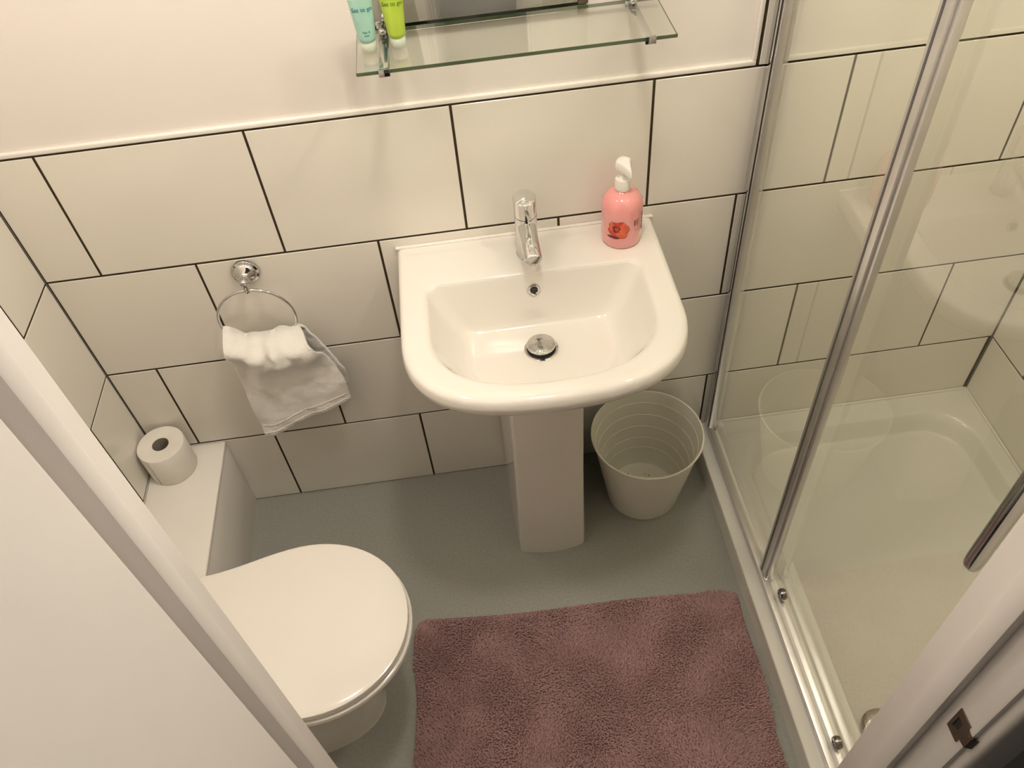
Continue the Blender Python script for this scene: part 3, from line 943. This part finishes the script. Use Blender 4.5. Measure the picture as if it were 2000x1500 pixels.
# ------------------------------------------------------------------ waste bin
BXc, BYc = 1.3195, -0.158
bin_ = Thing('waste_bin', 'off-white round plastic bin between the basin pedestal and the shower', 'bin', (BXc, BYc, 0))
hb = 0.272
def br_(z):
    return 0.0985 + (0.1445 - 0.0985) * z / hb
prof = [(0.0001, 0.004), (0.09, 0.004), (0.0955, 0.0015), (br_(0.004), 0.004)]
for z in (0.05, 0.10, 0.15, 0.20, 0.25):
    prof += [(br_(z), z)]
prof += [(br_(hb - 0.006), hb - 0.006), (0.1478, hb - 0.004), (0.1490, hb - 0.0005), (0.1478, hb + 0.002), (0.1445, hb + 0.0015)]
inner = []
for z in (0.236, 0.193, 0.150, 0.107, 0.070):
    inner += [(br_(z) - 0.0018, z + 0.0008), (br_(z) - 0.0030, z), (br_(z) - 0.0022, z - 0.0014)]
prof += [(br_(hb) - 0.0018, hb - 0.004)] + inner + [(br_(0.02) - 0.003, 0.02), (0.093, 0.010), (0.086, 0.0072), (0.0001, 0.0070)]
bin_.add(lathe('bin_body', prof, (BXc, BYc, 0), BINM, None, 72, smooth=28))
for k, (dx, dy, s) in enumerate(((-0.030, 0.060, 0.006), (0.030, 0.045, 0.004), (0.042, 0.030, 0.0035), (0.02, 0.052, 0.003))):
    bm = bmesh.new()
    bmesh.ops.create_icosphere(bm, subdivisions=1, radius=s * 0.5)
    for v in bm.verts:
        v.co.x *= random.uniform(0.6, 1.6)
        v.co.z *= 0.4
        v.co += Vector((BXc + dx, BYc + dy, 0.008))
    cr = bin_.add(from_bm('litter_crumb', bm, BINM_IN))

# ------------------------------------------------------------------ bath mat
MC = Vector((1.060, -0.742, 0.0))
MW, MD = 0.845, 0.515
MROT = math.radians(-2.3)
mt = Thing('bath_mat', 'dusty pink tufted bath mat on the grey floor', 'mat', (MC.x, MC.y, 0))
def mpt(u, v):
    """u, v in -0.5..0.5, with soft corners and a slightly wavy border"""
    x, y = u * MW, v * MD
    y += 0.004 * math.sin(u * 9) * (abs(v) * 2) ** 4
    x += 0.004 * math.sin(v * 11 + 1) * (abs(u) * 2) ** 4
    cr = 0.03
    ax, ay = abs(x) - (MW / 2 - cr), abs(y) - (MD / 2 - cr)
    if ax > 0 and ay > 0:
        l = math.hypot(ax, ay)
        if l > 1e-6:
            mfac = max(ax, ay) / l
            x = math.copysign(MW / 2 - cr + ax * mfac, x)
            y = math.copysign(MD / 2 - cr + ay * mfac, y)
    c, s = math.cos(MROT), math.sin(MROT)
    return MC.x + x * c - y * s, MC.y + x * s + y * c
rings = []
for z, k in ((0.0006, 0.994), (0.003, 1.0), (0.007, 1.0), (0.009, 0.99)):
    r = []
    for i in range(160):
        t = i / 160 * 4
        sd, f = int(t), t - int(t)
        u, v = ((-0.5 + f, -0.5), (0.5, -0.5 + f), (0.5 - f, 0.5), (-0.5, 0.5 - f))[sd]
        x, y = mpt(u * k, v * k)
        r.append(Vector((x, y, z)))
    rings.append(r)
mt.add(loft('mat_backing', rings, MATBASE, None, True, True, True))
verts, faces = [], []
NX, NYY = 214, 130
for i in range(NX):
    for j in range(NYY):
        u = -0.5 + (i + 0.5 + random.uniform(-0.45, 0.45)) / NX
        v = -0.5 + (j + 0.5 + random.uniform(-0.45, 0.45)) / NYY
        x, y = mpt(u * 0.995, v * 0.995)
        n1 = noise.noise(Vector((x * 9, y * 9, 0.3)))
        n2 = noise.noise(Vector((x * 9, y * 9, 7.3)))
        n3 = noise.noise(Vector((x * 26, y * 26, 2.3)))
        lean = Vector((n1 * 2.2 + random.uniform(-0.6, 0.6) + 0.6 * n3, n2 * 2.2 + random.uniform(-0.6, 0.6) - 0.3 * n3, 0))
        hgt = 0.0085 + 0.002 * n3 + random.uniform(-0.0015, 0.0015)
        edge = max(abs(u), abs(v)) * 2
        hgt *= 1 - 0.35 * smooth(0.95, 1.0, edge)
        base = Vector((x, y, 0.0075))
        tip = base + Vector((lean.x * 0.006, lean.y * 0.006, hgt))
        mid = base.lerp(tip, 0.55) + Vector((0, 0, 0.001))
        a0 = random.uniform(0, 6.28)
        k0 = len(verts)
        for (p, r) in ((base, 0.0021), (mid, 0.0024)):
            for q in range(4):
                a = a0 + q * math.pi / 2
                verts.append((p.x + r * math.cos(a), p.y + r * math.sin(a), p.z))
        verts.append(tuple(tip))
        for q in range(4):
            q2 = (q + 1) % 4
            faces.append((k0 + q, k0 + q2, k0 + 4 + q2, k0 + 4 + q))
            faces.append((k0 + 4 + q, k0 + 4 + q2, k0 + 8))
me = bpy.data.meshes.new('mat_pile')
me.from_pydata(verts, [], faces)
me.polygons.foreach_set('use_smooth', [True] * len(me.polygons))
pile = link('mat_pile', me, MATPILE)
mt.add(pile)
pile['kind'] = 'stuff'

# ------------------------------------------------------------------ shower tray
TZ = 0.075
TX0, TX1, TYB, TYF = 1.503, XR - 0.0005, -0.001, YF + 0.001
tray = Thing('shower_tray', 'white acrylic shower tray behind the glass doors', 'shower tray', ((TX0 + TX1) / 2, -0.55, 0))
def rr(x0, x1, y0, y1, r, z, n=10):
    pts = []
    for cx, cy, a0 in ((x1 - r, y1 - r, 0), (x0 + r, y1 - r, 90), (x0 + r, y0 + r, 180), (x1 - r, y0 + r, 270)):
        for i in range(n):
            a = math.radians(a0 + 90 * i / (n - 1))
            pts.append(Vector((cx + r * math.cos(a), cy + r * math.sin(a), z)))
    return pts
def inset(d, r, z):
    return rr(TX0 + d[0], TX1 - d[1], TYF + d[2], TYB - d[3], r, z)
tr = [inset((0, 0, 0, 0), 0.004, 0.0), inset((0.0, 0, 0, 0), 0.004, TZ - 0.010), inset((0.001, 0.0005, 0.0005, 0.0005), 0.005, TZ - 0.005),
      inset((0.004, 0.001, 0.001, 0.001), 0.006, TZ - 0.0012), inset((0.010, 0.002, 0.002, 0.002), 0.008, TZ),
      inset((0.100, 0.040, 0.040, 0.062), 0.10, TZ - 0.001), inset((0.112, 0.050, 0.050, 0.072), 0.11, TZ - 0.004),
      inset((0.121, 0.058, 0.058, 0.080), 0.12, TZ - 0.020), inset((0.132, 0.070, 0.070, 0.092), 0.12, TZ - 0.046), inset((0.150, 0.090, 0.090, 0.112), 0.12, TZ - 0.055),
      inset((0.26, 0.20, 0.24, 0.26), 0.12, TZ - 0.058)]
tray.add(loft('tray_body', catmull(tr, 3), TRAYM, None, True, True, True, smooth=45))
tray.add(box('sealant', (TX0 + 0.034, TX1, -0.008, -0.0005, TZ - 0.002, TZ + 0.006), SEAL, None, 0.003))
tray.add(box('sealant', (XR - 0.008, XR - 0.0005, TYF, -0.001, TZ - 0.002, TZ + 0.006), SEAL, None, 0.003))
dr = tray.add(lathe('drain_cover', [(0.050, 0.0), (0.0495, 0.006), (0.044, 0.011), (0.028, 0.0145), (0.0001, 0.0155)], (1.709, -0.900, TZ - 0.0565), CHROME, None, 40))

# ------------------------------------------------------------------ shower enclosure
SX = 1.536
en = Thing('shower_enclosure', 'clear glass shower screen with chrome posts and a sliding door', 'shower screen', (1.56, -0.55, TZ))
ZT = 1.93
# wall channel on the back wall
en.add(box('wall_channel', (SX, SX + 0.034, -0.030, -0.0005, TZ, ZT), CHROME, None, 0.002))
en.add(box('gasket', (SX + 0.0012, SX + 0.0024, -0.0312, -0.030, TZ + 0.02, ZT), DARK))
en.add(box('channel_face', (SX + 0.0024, SX + 0.024, -0.040, -0.030, TZ, ZT), ALU, None, 0.002))
# bottom rail: outer lip and inner track, top rail
en.add(box('bottom_rail', (SX, SX + 0.0165, YF + 0.002, -0.031, TZ, TZ + 0.022), ALU, None, 0.0015))
en.add(box('bottom_rail', (SX + 0.0165, SX + 0.027, YF + 0.002, -0.043, TZ, TZ + 0.014), TRIM, None, 0.001))
en.add(box('bottom_track', (SX + 0.027, SX + 0.050, YF + 0.002, -0.031, TZ, TZ + 0.010), ALU, None, 0.0015))
en.add(box('top_rail', (SX, SX + 0.050, YF + 0.002, -0.0005, ZT, ZT + 0.045), CHROME, None, 0.003))
# fixed pane and its post
PYP = -0.495
en.add(box('fixed_pane', (SX + 0.011, SX + 0.017, PYP, -0.036, TZ + 0.012, ZT + 0.004), GLASS))
post = en.add(box('post', (SX + 0.004, SX + 0.022, PYP - 0.031, PYP - 0.001, TZ + 0.022, ZT), ALU, None, 0.002))
gk = box('gasket', (SX + 0.0034, SX + 0.0042, PYP - 0.0145, PYP - 0.0095, TZ + 0.030, ZT), GREYG)
sub(post, box('post_trim', (SX + 0.009, SX + 0.022, PYP - 0.041, PYP - 0.031, TZ + 0.022, ZT), ALU, None, 0.0015))
sub(post, gk)
ft = box('post_foot', (SX + 0.0035, SX + 0.0225, PYP - 0.042, PYP, TZ + 0.0205, TZ + 0.030), CHROME, None, 0.002)
sub(post, ft)
# sliding door in the inner track
dp = en.add(box('sliding_pane', (SX + 0.034, SX + 0.040, -1.085, PYP + 0.030, TZ + 0.016, ZT + 0.004), GLASS))
en.add(box('door_seal', (SX + 0.0325, SX + 0.0415, PYP + 0.030, PYP + 0.036, TZ + 0.016, ZT), CLEARP, None, 0.001))
for y in (-0.580, -0.935):
    rl = en.add(lathe('roller', [(0.0001, -0.008), (0.0125, -0.0078), (0.0145, -0.003), (0.0145, 0.003), (0.012, 0.007), (0.006, 0.0085), (0.0055, 0.006), (0.0001, 0.006)], (SX + 0.032, y, TZ + 0.032), CHROME_D, None, 28, axis=(-1, 0, 0)))
# handle: upright bar with rounded ends on two standoffs, on the room side of the sliding pane
hx, hy = SX + 0.013, -0.968
hp = []
hr = []
for z, r in ((0.9445, 0.002), (0.946, 0.0075), (0.950, 0.0110), (0.956, 0.0125), (0.97, 0.013), (1.10, 0.013), (1.23, 0.013), (1.244, 0.0125), (1.25, 0.0110), (1.254, 0.0075), (1.2555, 0.002)):
    hp.append((hx, hy, z))
    hr.append(r)
hd = en.add(tube('handle', hp, hr, CHROME, None, 28))
for z in (1.00, 1.20):
    so = lathe('standoff', [(0.007, -0.002), (0.007, 0.026)], (hx, hy, z), CHROME, None, 20, axis=(1, 0, 0))
    sub(hd, so)
